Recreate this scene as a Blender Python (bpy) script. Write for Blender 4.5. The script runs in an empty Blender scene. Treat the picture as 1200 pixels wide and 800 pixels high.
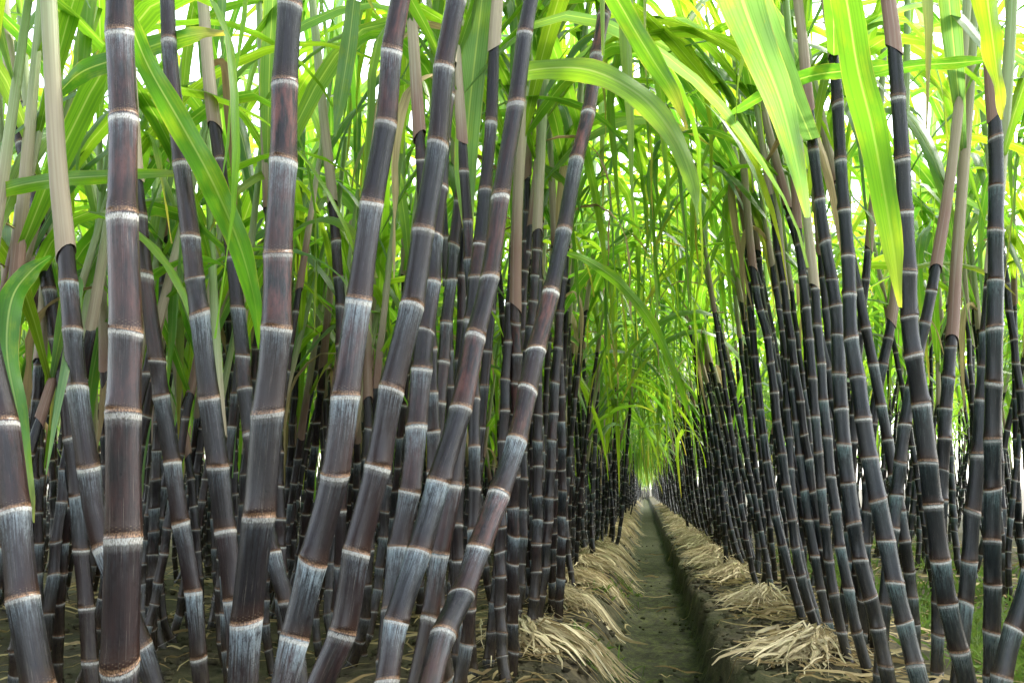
import bpy, math, random
import numpy as np
from mathutils import Vector, Matrix, noise

random.seed(7)
rng = np.random.default_rng(7)
R = math.radians
S = bpy.context.scene
COL = S.collection
X = np.array

# ------------------------------------------------------------------ camera
F, CX, CY, CAMH = 1039.0, 600.0, 400.0, 0.5      # focal length in photo pixels (1200 wide)
PITCH = math.atan(172 / F)
YAW = math.atan(155 * math.cos(PITCH) / F)
fwd = X([-math.sin(YAW) * math.cos(PITCH), math.cos(YAW) * math.cos(PITCH), math.sin(PITCH)])
rgt = X([math.cos(YAW), math.sin(YAW), 0.0])
upv = np.cross(rgt, fwd)
EYE = X([0.0, 0.0, CAMH])

def at(px, py, d):
    """world point that stands d metres deep along the lens axis"""
    return EYE + d * (fwd + rgt * (px - CX) / F - upv * (py - CY) / F)

def proj(p):
    v = np.asarray(p) - EYE
    d = v @ fwd
    return CX + F * (v @ rgt) / d, CY - F * (v @ upv) / d, d

cam = bpy.data.cameras.new('camera')
camo = bpy.data.objects.new('camera', cam)
COL.objects.link(camo)
cam.sensor_width = 36.0
cam.lens = F / 1200 * 36
cam.clip_start, cam.clip_end = 0.02, 3000
M = Matrix(((rgt[0], upv[0], -fwd[0], EYE[0]), (rgt[1], upv[1], -fwd[1], EYE[1]),
            (rgt[2], upv[2], -fwd[2], EYE[2]), (0, 0, 0, 1)))
camo.matrix_world = M
S.camera = camo

# ------------------------------------------------------------------ light
SUN_EL, SUN_AZ = 56.0, 60.0       # azimuth from +Y towards +X
w = bpy.data.worlds.new('World')
S.world = w
w.use_nodes = True
nt = w.node_tree
nt.nodes.clear()
o_ = nt.nodes.new('ShaderNodeOutputWorld')
b_ = nt.nodes.new('ShaderNodeBackground')
s_ = nt.nodes.new('ShaderNodeTexSky')
s_.sky_type = 'NISHITA'
s_.sun_disc = False
s_.sun_elevation = R(SUN_EL)
s_.sun_rotation = R(SUN_AZ)
s_.air_density, s_.dust_density, s_.ozone_density = 1.0, 2.0, 0.3
b_.inputs['Strength'].default_value = 0.15
hs = nt.nodes.new('ShaderNodeHueSaturation')      # a white, veiled sky
hs.inputs['Saturation'].default_value = 0.45
nt.links.new(s_.outputs[0], hs.inputs['Color'])
nt.links.new(hs.outputs[0], b_.inputs[0])
nt.links.new(b_.outputs[0], o_.inputs[0])
sun = bpy.data.lights.new('sun', 'SUN')
sun.energy = 1.5
sun.angle = R(10.0)
sun.color = (1.0, 0.96, 0.88)
suno = bpy.data.objects.new('sun', sun)
COL.objects.link(suno)
sd = Vector((math.sin(R(SUN_AZ)) * math.cos(R(SUN_EL)), math.cos(R(SUN_AZ)) * math.cos(R(SUN_EL)), math.sin(R(SUN_EL))))
suno.rotation_euler = sd.to_track_quat('Z', 'Y').to_euler()
suno.location = (0, 0, 20)
S.view_settings.view_transform = 'Standard'
S.view_settings.look = 'None'
S.view_settings.exposure = 3.3
S.view_settings.gamma = 1.0
S.render.engine = 'CYCLES'
S.cycles.max_bounces = 12
S.cycles.diffuse_bounces = 8
S.cycles.transmission_bounces = 10
S.cycles.glossy_bounces = 2

# ------------------------------------------------------------------ material helpers
class NT:
    def __init__(self, name):
        self.m = bpy.data.materials.new(name)
        self.m.use_nodes = True
        self.t = self.m.node_tree
        self.t.nodes.clear()
        self.out = self.t.nodes.new('ShaderNodeOutputMaterial')
    def n(self, typ, **kw):
        nd = self.t.nodes.new('ShaderNode' + typ)
        for k, v in kw.items():
            setattr(nd, k, v)
        return nd
    def put(self, sock, v):
        if isinstance(v, bpy.types.NodeSocket):
            self.t.links.new(v, sock)
        elif v is not None:
            if hasattr(sock, 'default_value'):
                dv = sock.default_value
                if hasattr(dv, '__len__') and not hasattr(v, '__len__'):
                    v = [v] * len(dv)
                elif hasattr(dv, '__len__') and len(dv) == 4 and len(v) == 3:
                    v = tuple(v) + (1.0,)
            sock.default_value = v
    def math(self, op, a, b=None, c=None, clamp=False):
        nd = self.n('Math', operation=op, use_clamp=clamp)
        self.put(nd.inputs[0], a)
        if b is not None: self.put(nd.inputs[1], b)
        if c is not None: self.put(nd.inputs[2], c)
        return nd.outputs[0]
    def mix(self, f, a, b, blend='MIX'):
        nd = self.n('MixRGB', blend_type=blend)
        self.put(nd.inputs[0], f); self.put(nd.inputs[1], a); self.put(nd.inputs[2], b)
        return nd.outputs[0]
    def ramp(self, f, stops, interp='LINEAR'):
        nd = self.n('ValToRGB')
        cr = nd.color_ramp
        cr.interpolation = interp
        while len(cr.elements) < len(stops): cr.elements.new(0.5)
        for e, (p, c) in zip(cr.elements, stops):
            e.position = p
            e.color = (c, c, c, 1) if not hasattr(c, '__len__') else tuple(c) + (1,)
        self.put(nd.inputs[0], f)
        return nd.outputs[0]
    def noise(self, vec, scale, detail=3, rough=0.55):
        nd = self.n('TexNoise')
        if vec is not None: self.put(nd.inputs['Vector'], vec)
        nd.inputs['Scale'].default_value = scale
        nd.inputs['Detail'].default_value = detail
        nd.inputs['Roughness'].default_value = rough
        return nd.outputs[0]
    def scale(self, vec, xyz):
        nd = self.n('Mapping')
        self.put(nd.inputs[0], vec)
        nd.inputs['Scale'].default_value = xyz
        return nd.outputs[0]
    def uv(self):
        u = self.n('UVMap', uv_map='UVMap').outputs[0]
        s = self.n('SeparateXYZ')
        self.put(s.inputs[0], u)
        return s.outputs[0], s.outputs[1], u
    def wn(self, wv):
        nd = self.n('TexWhiteNoise', noise_dimensions='1D')
        self.put(nd.inputs['W'], wv)
        return nd.outputs[0], nd.outputs[1]
    def bsdf(self, col, rough=0.5, spec=0.4, bump=None, bstr=0.3, bdist=0.002):
        p = self.n('BsdfPrincipled')
        self.put(p.inputs['Base Color'], col)
        self.put(p.inputs['Roughness'], rough)
        self.put(p.inputs['Specular IOR Level'], spec)
        if bump is not None:
            bn = self.n('Bump')
            bn.inputs['Strength'].default_value = bstr
            bn.inputs['Distance'].default_value = bdist
            self.put(bn.inputs['Height'], bump)
            self.put(p.inputs['Normal'], bn.outputs[0])
        return p.outputs[0]
    def done(self, sh):
        self.t.links.new(sh, self.out.inputs[0])
        return self.m

def mat_stalk():
    g = NT('cane_rind')
    u, v, uvv = g.uv()
    oi = g.n('ObjectInfo')
    t = g.math('FRACT', v)
    seed = g.math('ADD', g.math('FLOOR', v), g.math('MULTIPLY', oi.outputs['Random'], 913.0))
    r1, rc = g.wn(seed)
    sp = g.n('SeparateColor'); g.put(sp.inputs[0], rc)
    r2, r3 = sp.outputs[1], sp.outputs[2]
    oc = g.n('SeparateColor'); g.put(oc.inputs[0], oi.outputs['Color'])
    red = oc.outputs[0]
    # coordinates round the stem: cos, sin, v (no seam)
    ang = g.math('MULTIPLY', u, 2 * math.pi)
    cb = g.n('CombineXYZ')
    g.put(cb.inputs[0], g.math('COSINE', ang)); g.put(cb.inputs[1], g.math('SINE', ang))
    g.put(cb.inputs[2], g.math('ADD', v, g.math('MULTIPLY', oi.outputs['Random'], 57.0)))
    cyl = cb.outputs[0]
    streak = g.noise(g.scale(cyl, (7, 7, 0.7)), 1.6, 4, 0.65)
    fine = g.noise(g.scale(cyl, (22, 22, 1.6)), 1.5, 3, 0.6)
    blot = g.noise(g.scale(cyl, (1.2, 1.2, 1.7)), 1.3, 3, 0.6)
    speck = g.noise(g.scale(cyl, (6, 6, 18)), 2.2, 3, 0.7)
    # rind
    dark = g.mix(r1, (0.003, 0.003, 0.0036), (0.011, 0.005, 0.0045))
    blue = g.mix(r1, (0.002, 0.0045, 0.005), (0.006, 0.008, 0.008))
    redc = g.mix(r2, (0.018, 0.006, 0.005), (0.13, 0.045, 0.034))
    base = g.mix(red, blue, dark)
    rf = g.math('MULTIPLY', g.math('MULTIPLY', g.ramp(blot, [(0.42, 0), (0.66, 1)]), g.ramp(r2, [(0.35, 0.03), (0.95, 0.9)])), red)
    ozr = g.n('SeparateXYZ'); g.put(ozr.inputs[0], g.n('TexCoord').outputs['Object'])
    rf = g.math('MULTIPLY', rf, g.ramp(g.math('MULTIPLY', ozr.outputs[2], 0.5), [(0.12, 0.25), (0.6, 1.0)]))
    rf = g.math('MULTIPLY', rf, g.math('MULTIPLY', g.math('MULTIPLY', red, red), 0.55), clamp=True)
    base = g.mix(rf, base, redc)
    base = g.mix(g.ramp(fine, [(0.35, 0.35), (0.6, 0)]), base, (0.012, 0.010, 0.012))
    # foot of each internode: brownish and dark
    foot = g.ramp(t, [(0.0, 1), (0.09, 0.8), (0.22, 0)])
    base = g.mix(g.math('MULTIPLY', foot, 0.7), base, (0.016, 0.007, 0.0045))
    # wax bloom: stronger towards the top of the internode, streaky
    wax = g.ramp(t, [(0.06, 0.0), (0.28, 0.04), (0.6, 0.19), (0.84, 0.64), (0.90, 0.9)])
    amt = g.math('MULTIPLY_ADD', g.math('POWER', r3, 2.2), 1.35, 0.10)
    wx = g.math('MULTIPLY', g.math('MULTIPLY', wax, amt), g.ramp(streak, [(0.36, 0.06), (0.62, 1.0)]), clamp=True)
    wx = g.math('MULTIPLY', wx, g.ramp(speck, [(0.3, 0.45), (0.55, 1)]))
    bl2 = g.noise(g.scale(cyl, (1.6, 1.6, 2.6)), 1.9, 4, 0.65)
    ozz = g.n('SeparateXYZ'); g.put(ozz.inputs[0], g.n('TexCoord').outputs['Object'])
    wx = g.math('MULTIPLY', wx, g.ramp(g.math('MULTIPLY', ozz.outputs[2], 0.5), [(0.2, 1.0), (0.62, 0.42)]))
    wx = g.math('MULTIPLY', wx, 1.3, clamp=True)
    wx = g.math('MULTIPLY', wx, g.ramp(bl2, [(0.36, 0.25), (0.58, 1)]))
    waxc = g.mix(red, (0.10, 0.165, 0.155), (0.20, 0.25, 0.27))
    col = g.mix(wx, base, waxc)
    # white ring beneath the leaf scar
    jit = g.math('MULTIPLY_ADD', g.math('SUBTRACT', streak, 0.5), 0.055, t)
    jit = g.math('ADD', jit, g.math('MULTIPLY', g.math('SUBTRACT', r2, 0.5), 0.035))
    ring = g.ramp(jit, [(0.86, 0), (0.922, 0.22), (0.937, 0.9), (0.965, 1), (0.975, 0.8), (0.983, 0)])
    ringc = g.mix(g.ramp(speck, [(0.35, 1), (0.6, 0)]), (0.46, 0.46, 0.42), (0.20, 0.18, 0.145))
    ra = g.math('MULTIPLY', ring, g.math('MULTIPLY_ADD', r1, 0.5, 0.42))
    col = g.mix(ra, col, ringc)
    # the scar and the root band over it
    scar = g.ramp(t, [(0.0, 0.75), (0.018, 0.6), (0.03, 0), (0.972, 0), (0.984, 1), (1.0, 1)])
    scarc = g.mix(g.ramp(speck, [(0.4, 0), (0.6, 1)]), (0.030, 0.016, 0.010), (0.17, 0.10, 0.055))
    col = g.mix(scar, col, scarc)
    # root dots over the scar, scratches and sooty spots
    dots = g.math('MULTIPLY', g.math('SINE', g.math('MULTIPLY', ang, 17.0)), g.math('SINE', g.math('MULTIPLY', t, 210.0)))
    dots = g.math('MULTIPLY', g.math('MULTIPLY', g.ramp(dots, [(0.3, 0), (0.9, 0.28)]), g.ramp(fine, [(0.4, 0.05), (0.62, 1)])), g.ramp(t, [(0.012, 0), (0.02, 1), (0.07, 1), (0.085, 0)]))
    col = g.mix(dots, col, (0.20, 0.145, 0.09))
    scr = g.noise(g.scale(cyl, (30, 30, 0.9)), 1.7, 2, 0.5)
    col = g.mix(g.math('MULTIPLY', g.ramp(scr, [(0.66, 0), (0.70, 0.5)]), g.ramp(bl2, [(0.4, 0), (0.6, 1)])), col, (0.22, 0.19, 0.15))
    soot = g.noise(g.scale(cyl, (4, 4, 9)), 2.6, 4, 0.75)
    col = g.mix(g.ramp(soot, [(0.56, 0), (0.66, 0.75)]), col, (0.006, 0.005, 0.005))
    # soil splashed on the foot of the cane
    oz = g.n('SeparateXYZ'); g.put(oz.inputs[0], g.n('TexCoord').outputs['Object'])
    mud = g.math('MULTIPLY', g.ramp(oz.outputs[2], [(0.02, 1), (0.38, 0)]), g.ramp(bl2, [(0.35, 0.1), (0.6, 0.85)]))
    col = g.mix(mud, col, (0.032, 0.025, 0.013))
    rough = g.ramp(wx, [(0, 0.2), (0.6, 0.5)])
    h = g.math('ADD', g.math('MULTIPLY', streak, 0.7), g.math('MULTIPLY', speck, 0.3))
    return g.done(g.bsdf(col, rough, 0.2, h, 0.5, 0.0014))

def mat_sheath():
    g = NT('leaf_sheath')
    u, v, _ = g.uv()
    oi = g.n('ObjectInfo')
    sd_ = g.math('ADD', g.math('FLOOR', u), g.math('MULTIPLY', oi.outputs['Random'], 771.0))
    r1, rc = g.wn(sd_)
    uu = g.math('FRACT', u)
    cb = g.n('CombineXYZ')
    g.put(cb.inputs[0], g.math('MULTIPLY', uu, 30)); g.put(cb.inputs[1], g.math('MULTIPLY', v, 3)); g.put(cb.inputs[2], sd_)
    st = g.noise(cb.outputs[0], 1.0, 4, 0.6)
    vv = g.math('ADD', v, g.math('MULTIPLY', g.math('SUBTRACT', r1, 0.5), 0.45))
    c = g.ramp(vv, [(0.0, (0.16, 0.09, 0.065)), (0.10, (0.24, 0.195, 0.13)), (0.24, (0.30, 0.25, 0.17)),
                    (0.42, (0.24, 0.29, 0.14)), (0.75, (0.13, 0.24, 0.05))])
    c = g.mix(g.ramp(st, [(0.35, 0.4), (0.55, 0)]), c, (0.16, 0.12, 0.08))
    c = g.mix(g.ramp(st, [(0.55, 0), (0.75, 0.35)]), c, (0.5, 0.5, 0.42))
    return g.done(g.bsdf(c, 0.55, 0.3, st, 0.3, 0.001))

def mat_leaf():
    g = NT('cane_leaf')
    u, v, _ = g.uv()
    oi = g.n('ObjectInfo')
    ac = g.math('FRACT', u)
    sd_ = g.math('ADD', g.math('FLOOR', u), g.math('MULTIPLY', oi.outputs['Random'], 997.0))
    r1, rc = g.wn(sd_)
    sp = g.n('SeparateColor'); g.put(sp.inputs[0], rc)
    c = g.ramp(r1, [(0.0, (0.036, 0.115, 0.014)), (0.25, (0.060, 0.165, 0.015)), (0.55, (0.100, 0.215, 0.015)),
                    (0.82, (0.15, 0.24, 0.015)), (0.90, (0.085, 0.17, 0.055)), (1.0, (0.095, 0.19, 0.085))])
    cb = g.n('CombineXYZ')
    g.put(cb.inputs[0], g.math('MULTIPLY', ac, 2.0)); g.put(cb.inputs[1], g.math('MULTIPLY', v, 9)); g.put(cb.inputs[2], sd_)
    mot = g.noise(cb.outputs[0], 1.0, 4, 0.6)
    c = g.mix(g.ramp(mot, [(0.50, 0), (0.75, 0.6)]), c, (0.17, 0.24, 0.014))
    # the ageing tip of some blades
    tip = g.math('MULTIPLY', g.ramp(v, [(0.72, 0), (1.0, 1)]), g.ramp(sp.outputs[1], [(0.5, 0), (0.9, 0.9)]))
    c = g.mix(tip, c, (0.30, 0.24, 0.06))
    # veins and midrib
    cb2 = g.n('CombineXYZ')
    g.put(cb2.inputs[0], g.math('MULTIPLY', ac, 26.0)); g.put(cb2.inputs[1], g.math('MULTIPLY', v, 1.0)); g.put(cb2.inputs[2], sd_)
    vein = g.noise(cb2.outputs[0], 1.0, 2, 0.5)
    c = g.mix(g.ramp(vein, [(0.35, 0.45), (0.55, 0)]), c, (0.028, 0.085, 0.012))
    spots = g.noise(cb.outputs[0], 7.0, 3, 0.7)
    c = g.mix(g.ramp(spots, [(0.66, 0), (0.74, 0.6)]), c, (0.16, 0.11, 0.03))
    rim = g.math('MULTIPLY', g.ramp(g.math('ABSOLUTE', g.math('SUBTRACT', ac, 0.5)), [(0.44, 0), (0.475, 1)]), g.ramp(mot, [(0.4, 0), (0.6, 0.6)]))
    c = g.mix(rim, c, (0.26, 0.22, 0.06))
    mid = g.math('ABSOLUTE', g.math('SUBTRACT', ac, 0.5))
    mf = g.math('MULTIPLY', g.ramp(mid, [(0.018, 1), (0.042, 0)]), g.ramp(v, [(0.3, 0.6), (0.9, 0.1)]))
    c = g.mix(mf, c, (0.27, 0.34, 0.13))
    tr = g.mix(1.0, c, (2.3, 2.15, 1.15), 'MULTIPLY')
    d = g.bsdf(c, 0.42, 0.4, vein, 0.25, 0.0008)
    tl = g.n('BsdfTranslucent')
    g.put(tl.inputs[0], tr)
    ms = g.n('MixShader')
    ms.inputs[0].default_value = 0.6
    g.t.links.new(d, ms.inputs[1]); g.t.links.new(tl.outputs[0], ms.inputs[2])
    return g.done(ms.outputs[0])

def mat_dry(name, c0, c1, tr=0.25):
    g = NT(name)
    u, v, _ = g.uv()
    oi = g.n('ObjectInfo')
    sd_ = g.math('ADD', g.math('FLOOR', u), g.math('MULTIPLY', oi.outputs['Random'], 131.0))
    r1, rc = g.wn(sd_)
    c = g.mix(r1, c0, c1)
    cb = g.n('CombineXYZ')
    g.put(cb.inputs[0], g.math('MULTIPLY', g.math('FRACT', u), 6)); g.put(cb.inputs[1], g.math('MULTIPLY', v, 5)); g.put(cb.inputs[2], sd_)
    n = g.noise(cb.outputs[0], 1.0, 3)
    c = g.mix(g.ramp(n, [(0.35, 0.6), (0.6, 0)]), c, (0.13, 0.095, 0.045))
    d = g.bsdf(c, 0.65, 0.25, n, 0.3, 0.001)
    tl = g.n('BsdfTranslucent'); g.put(tl.inputs[0], c)
    ms = g.n('MixShader'); ms.inputs[0].default_value = tr
    g.t.links.new(d, ms.inputs[1]); g.t.links.new(tl.outputs[0], ms.inputs[2])
    return g.done(ms.outputs[0])

def mat_soil():
    g = NT('field_soil')
    tc = g.n('TexCoord').outputs['Object']
    s = g.n('SeparateXYZ'); g.put(s.inputs[0], tc)
    big = g.noise(tc, 2.2, 5, 0.6)
    mid = g.noise(tc, 14, 5, 0.65)
    fin = g.noise(tc, 90, 4, 0.7)
    c = g.ramp(mid, [(0.3, (0.014, 0.012, 0.006)), (0.5, (0.036, 0.029, 0.014)), (0.72, (0.085, 0.068, 0.034))])
    c = g.mix(g.ramp(big, [(0.45, 0), (0.65, 0.55)]), c, (0.038, 0.045, 0.012))
    # damp, algae-green floor of the furrow (a low place)
    zz = g.math('ADD', s.outputs[2], g.math('MULTIPLY', g.math('SUBTRACT', mid, 0.5), 0.05))
    low = g.ramp(g.math('MULTIPLY_ADD', zz, 5.0, 0.85), [(0.25, 1), (0.55, 0)])
    lump = g.math('ADD', g.math('MULTIPLY', g.noise(tc, 30, 5, 0.7), 0.6), g.math('MULTIPLY', fin, 0.4))
    c = g.mix(g.math('MULTIPLY', low, 0.9), c, g.ramp(lump, [(0.40, (0.003, 0.004, 0.0012)), (0.5, (0.018, 0.022, 0.005)), (0.60, (0.055, 0.062, 0.014))]))
    c = g.mix(g.ramp(fin, [(0.3, 0.5), (0.5, 0)]), c, (0.03, 0.026, 0.014))
    h = g.math('ADD', g.math('MULTIPLY', mid, 0.7), g.math('MULTIPLY', fin, 0.35))
    return g.done(g.bsdf(c, 0.85, 0.2, h, 0.9, 0.02))

M_ST, M_SH, M_LF = mat_stalk(), mat_sheath(), mat_leaf()
M_DRY = mat_dry('dry_leaf', (0.27, 0.205, 0.10), (0.66, 0.57, 0.35))
M_DRYP = mat_dry('withered_leaf', (0.20, 0.135, 0.055), (0.42, 0.34, 0.16), 0.35)
M_GRASS = mat_dry('weed_leaf', (0.06, 0.15, 0.014), (0.12, 0.21, 0.02), 0.4)
M_SOIL = mat_soil()
MATS = [M_ST, M_SH, M_LF, M_DRYP]

# ------------------------------------------------------------------ mesh helpers (numpy)
def mesh_from(name, V, Q, UV, mats, midx=None):
    me = bpy.data.meshes.new(name)
    V = np.asarray(V, np.float32); Q = np.asarray(Q, np.int32)
    me.vertices.add(len(V)); me.vertices.foreach_set('co', V.ravel())
    me.loops.add(Q.size); me.loops.foreach_set('vertex_index', Q.ravel())
    me.polygons.add(len(Q))
    me.polygons.foreach_set('loop_start', np.arange(0, Q.size, 4, dtype=np.int32))
    for m in mats: me.materials.append(m)
    if midx is not None: me.polygons.foreach_set('material_index', np.asarray(midx, np.int32))
    uvl = me.uv_layers.new(name='UVMap')
    uvl.data.foreach_set('uv', np.asarray(UV, np.float32)[Q.ravel()].ravel())
    me.update(calc_edges=True)
    me.polygons.foreach_set('use_smooth', np.ones(len(Q), bool))
    return me

class Acc:
    def __init__(self): self.V, self.Q, self.U, self.M, self.n = [], [], [], [], 0
    def add(self, geo, mi=0):
        V, Q, U = geo
        self.V.append(V); self.Q.append(Q + self.n); self.U.append(U)
        self.M.append(np.full(len(Q), mi, np.int32)); self.n += len(V)
    def arrays(self): return np.concatenate(self.V), np.concatenate(self.Q), np.concatenate(self.U), np.concatenate(self.M)
    def mesh(self, name, mats):
        V, Q, U, Mi = self.arrays()
        return mesh_from(name, V, Q, U, mats, Mi)

def grid(P, U):
    r, c = P.shape[:2]
    i = np.arange(r * c).reshape(r, c)
    Q = np.stack([i[:-1, :-1], i[:-1, 1:], i[1:, 1:], i[1:, :-1]], -1).reshape(-1, 4)
    return P.reshape(-1, 3), Q, U.reshape(-1, 2)

def link(name, me, parent=None):
    o = bpy.data.objects.new(name, me)
    COL.objects.link(o)
    if parent is not None: o.parent = parent
    return o

def norm(a): return a / np.maximum(np.linalg.norm(a, axis=-1, keepdims=True), 1e-9)

def tangents(P): return norm(np.gradient(P, axis=0))

def tube(P, Rr, vs, sides, uoff=0.0, voff=0.0, bump=None, tilt=None):
    """P centres, Rr radii, vs the v of each ring; bump(ring, angles) -> radius factor"""
    T = tangents(P)
    a = np.tile(X([1.0, 0, 0]), (len(P), 1))
    a = norm(a - T * (T * a).sum(1, keepdims=True))
    b = np.cross(T, a)
    th = np.linspace(0, 2 * np.pi, sides + 1)
    rr = np.repeat(np.asarray(Rr)[:, None], sides + 1, 1)
    if bump is not None: rr = rr * bump(th)
    G = P[:, None] + rr[..., None] * (a[:, None] * np.cos(th)[None, :, None] + b[:, None] * np.sin(th)[None, :, None])
    if tilt is not None:
        G = G + T[:, None] * (np.asarray(Rr)[:, None] * (tilt[:, :1] * np.cos(th)[None] + tilt[:, 1:] * np.sin(th)[None]))[..., None]
    U = np.stack(np.broadcast_arrays((th / (2 * np.pi) * 0.998 + 0.001 + uoff)[None], (np.asarray(vs) + voff)[:, None]), -1)
    return grid(G, U)

RINGS = [(0.0, 1.02), (0.03, 1.03), (0.075, 1.018), (0.15, 0.99), (0.5, 0.975), (0.82, 0.992), (0.905, 1.018), (0.965, 1.035), (0.982, 1.06), (0.992, 1.025)]
RINGS_LO = [(0.0, 1.03), (0.12, 0.985), (0.86, 1.0), (0.97, 1.08)]

def interp_path(s, S_, P):
    return np.stack([np.interp(s, S_, P[:, k]) for k in range(3)], -1)

def stalk_geo(P, rad, nodes, sides=16, rings=RINGS, zig=0.0016, seed=0, buds=True):
    """P: dense centre line from the ground up, rad: radii along it, nodes: arc lengths of the leaf scars"""
    rs = np.random.default_rng(seed)
    L = np.concatenate([[0], np.cumsum(np.linalg.norm(np.diff(P, axis=0), axis=1))])
    nd = np.unique(np.clip(np.concatenate([[0], nodes, [L[-1]]]), 0, L[-1]))
    C, RR, VS, BD, TL = [], [], [], [], []
    tn = rs.normal(0, .13, (len(nd), 2))
    tw = rs.uniform(0, 6.28)
    for i in range(len(nd) - 1):
        a, b = nd[i], nd[i + 1]
        if b - a < 0.008: continue
        f = rs.uniform(0.96, 1.03)
        zo0 = zig * (-1) ** i; zo1 = -zo0
        for t, k in rings:
            s = a + (b - a) * t
            p = interp_path(X([s]), L, P)[0]
            z = zo0 + (zo1 - zo0) * t
            p = p + X([math.cos(tw), math.sin(tw), 0]) * z
            C.append(p); RR.append(np.interp(s, L, rad) * (0.86 if s > L[-1] - 0.045 else 1.0) * (1 + (k - 1) * 1.15) * (1 + (f - 1) * math.sin(math.pi * t)))
            VS.append(i + min(t, 0.995)); BD.append((i, t)); TL.append(tn[i] * (1 - t) + tn[i + 1] * t)
    C.append(P[-1]); RR.append(rad[-1] * 0.9); VS.append(VS[-1] + 0.003); BD.append((0, .5)); TL.append(TL[-1])
    bump = None
    if buds:
        base = rs.uniform(0, 6.28)
        def bump(th):
            B = np.ones((len(BD), len(th)))
            for j, (i, t) in enumerate(BD):
                if t < 0.16:
                    c = base + (i % 2) * math.pi
                    d = np.abs((th - c + math.pi) % (2 * math.pi) - math.pi)
                    B[j] += np.clip(1 - d / 0.42, 0, 1) * (0.14 if t > 0.02 else 0.08) * (1 if t < 0.1 else 0.0)
            return B
    return tube(np.array(C), np.array(RR), np.array(VS), sides, voff=rs.integers(0, 900), bump=bump, tilt=np.array(TL))

def catmull(P, n=8):
    P = np.asarray(P, float)
    E = np.concatenate([[2 * P[0] - P[1]], P, [2 * P[-1] - P[-2]]])
    out = []
    for i in range(len(P) - 1):
        p0, p1, p2, p3 = E[i:i + 4]
        for t in np.arange(n) / n:
            out.append(0.5 * (2 * p1 + (p2 - p0) * t + (2 * p0 - 5 * p1 + 4 * p2 - p3) * t * t + (3 * p1 - p0 - 3 * p2 + p3) * t ** 3))
    out.append(P[-1])
    return np.array(out)

def blade_geo(P, W, lat, nv=5, vee=0.28, wave=0.0, seed=0, uoff=0.0):
    """a leaf blade along P, half widths W, lateral unit vectors lat; a shallow V with the midrib as keel"""
    rs = np.random.default_rng(seed)
    T = tangents(P)
    lat = norm(lat - T * (lat * T).sum(1, keepdims=True))
    nrm = np.cross(lat, T)
    c = np.linspace(-1, 1, nv)
    v = np.linspace(0, 1, len(P))
    h = vee * np.abs(c)[None, :] * np.asarray(W)[:, None]
    if wave:
        ph = rs.uniform(0, 6.28, 2); fr = rs.uniform(5, 9)
        h = h + wave * (np.abs(c)[None] ** 2) * np.where(c[None] < 0, np.sin(v * fr * 3 + ph[0])[:, None], np.sin(v * fr * 3.3 + ph[1])[:, None])
    G = P[:, None] + lat[:, None] * (c[None, :] * np.asarray(W)[:, None])[..., None] + nrm[:, None] * h[..., None]
    U = np.stack(np.broadcast_arrays(((c + 1) / 2 * 0.96 + 0.02 + uoff)[None], v[:, None]), -1)
    return grid(G, U)

def leaf_geo(length, width, elev, droop, seed, segs=14, nv=4, uoff=0.0, kink=None):
    """a blade that leaves the stem at the origin towards +X, rises at elev degrees and droops over"""
    rs = np.random.default_rng(seed)
    s = np.linspace(0, 1, segs + 1)
    ang = R(elev) - R(droop) * s ** 1.35
    if kink: ang = ang - R(kink[1]) / (1 + np.exp(-(s - kink[0]) * 18))
    ang = np.maximum(ang, R(-88))
    sway = np.cumsum(rs.normal(0, 0.05, segs + 1)) * s
    d = np.stack([np.cos(ang) * np.cos(sway), np.cos(ang) * np.sin(sway) + 0.25 * sway, np.sin(ang)], -1)
    P = np.concatenate([[[0, 0, 0]], np.cumsum(norm(d[:-1]) * length / segs, axis=0)])
    W = width / 2 * np.clip(0.24 + s * 4.0, 0, 1) * np.clip((1.02 - s) * 1.9, 0, 1) ** 0.85
    tw = rs.normal(0, 0.5) * s + rs.normal(0, 0.12) + rs.normal(0, 0.5) * s * s
    T = tangents(P)
    y = np.tile(X([0, 1.0, 0]), (segs + 1, 1))
    y = norm(y - T * (T * y).sum(1, keepdims=True))
    z = np.cross(T, y)
    lat = y * np.cos(tw)[:, None] + z * np.sin(tw)[:, None]
    return blade_geo(P, W, lat, nv, 0.3, 0.004 if nv > 3 else 0, seed, uoff)

def sheath_geo(P, r0, r1, sides=10, seed=0, uoff=0.0):
    """overlapping leaf sheaths round the upper stem"""
    rs = np.random.default_rng(seed)
    n = len(P)
    s = np.linspace(0, 1, n)
    rr = r0 + (r1 - r0) * s
    k = 4
    saw = 1.0 + 0.06 * (1 - (s * k) % 1.0)
    rr = rr * saw
    rr[0] *= 1.02
    ph = rs.uniform(0, 6.28)
    am = np.where(np.arange(n) == 0, 0.9, np.where(np.arange(n) == 1, .5, np.where(np.arange(n) == 2, .2, 0)))
    tl = am[:, None] * X([math.cos(ph), math.sin(ph)])[None]
    return tube(P, rr, s, sides, uoff=uoff, tilt=tl)

# ------------------------------------------------------------------ the ground
def sm(a, b, x):
    t = np.clip((x - a) / (b - a), 0, 1)
    return t * t * (3 - 2 * t)

def profile(x):
    """height across the rows: the furrow by the lens, then shallower ones between the further rows"""
    z = -0.15 * sm(-0.25, -0.04, x) * (1 - sm(0.195, 0.245, x))
    for c in (-1.0, -2.05, -3.15, 1.18, 2.22, 3.28):
        z = z - 0.045 * np.exp(-((x - c) / 0.2) ** 2)
    return z

def gz(x, y):
    return float(profile(np.asarray(x)))

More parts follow.
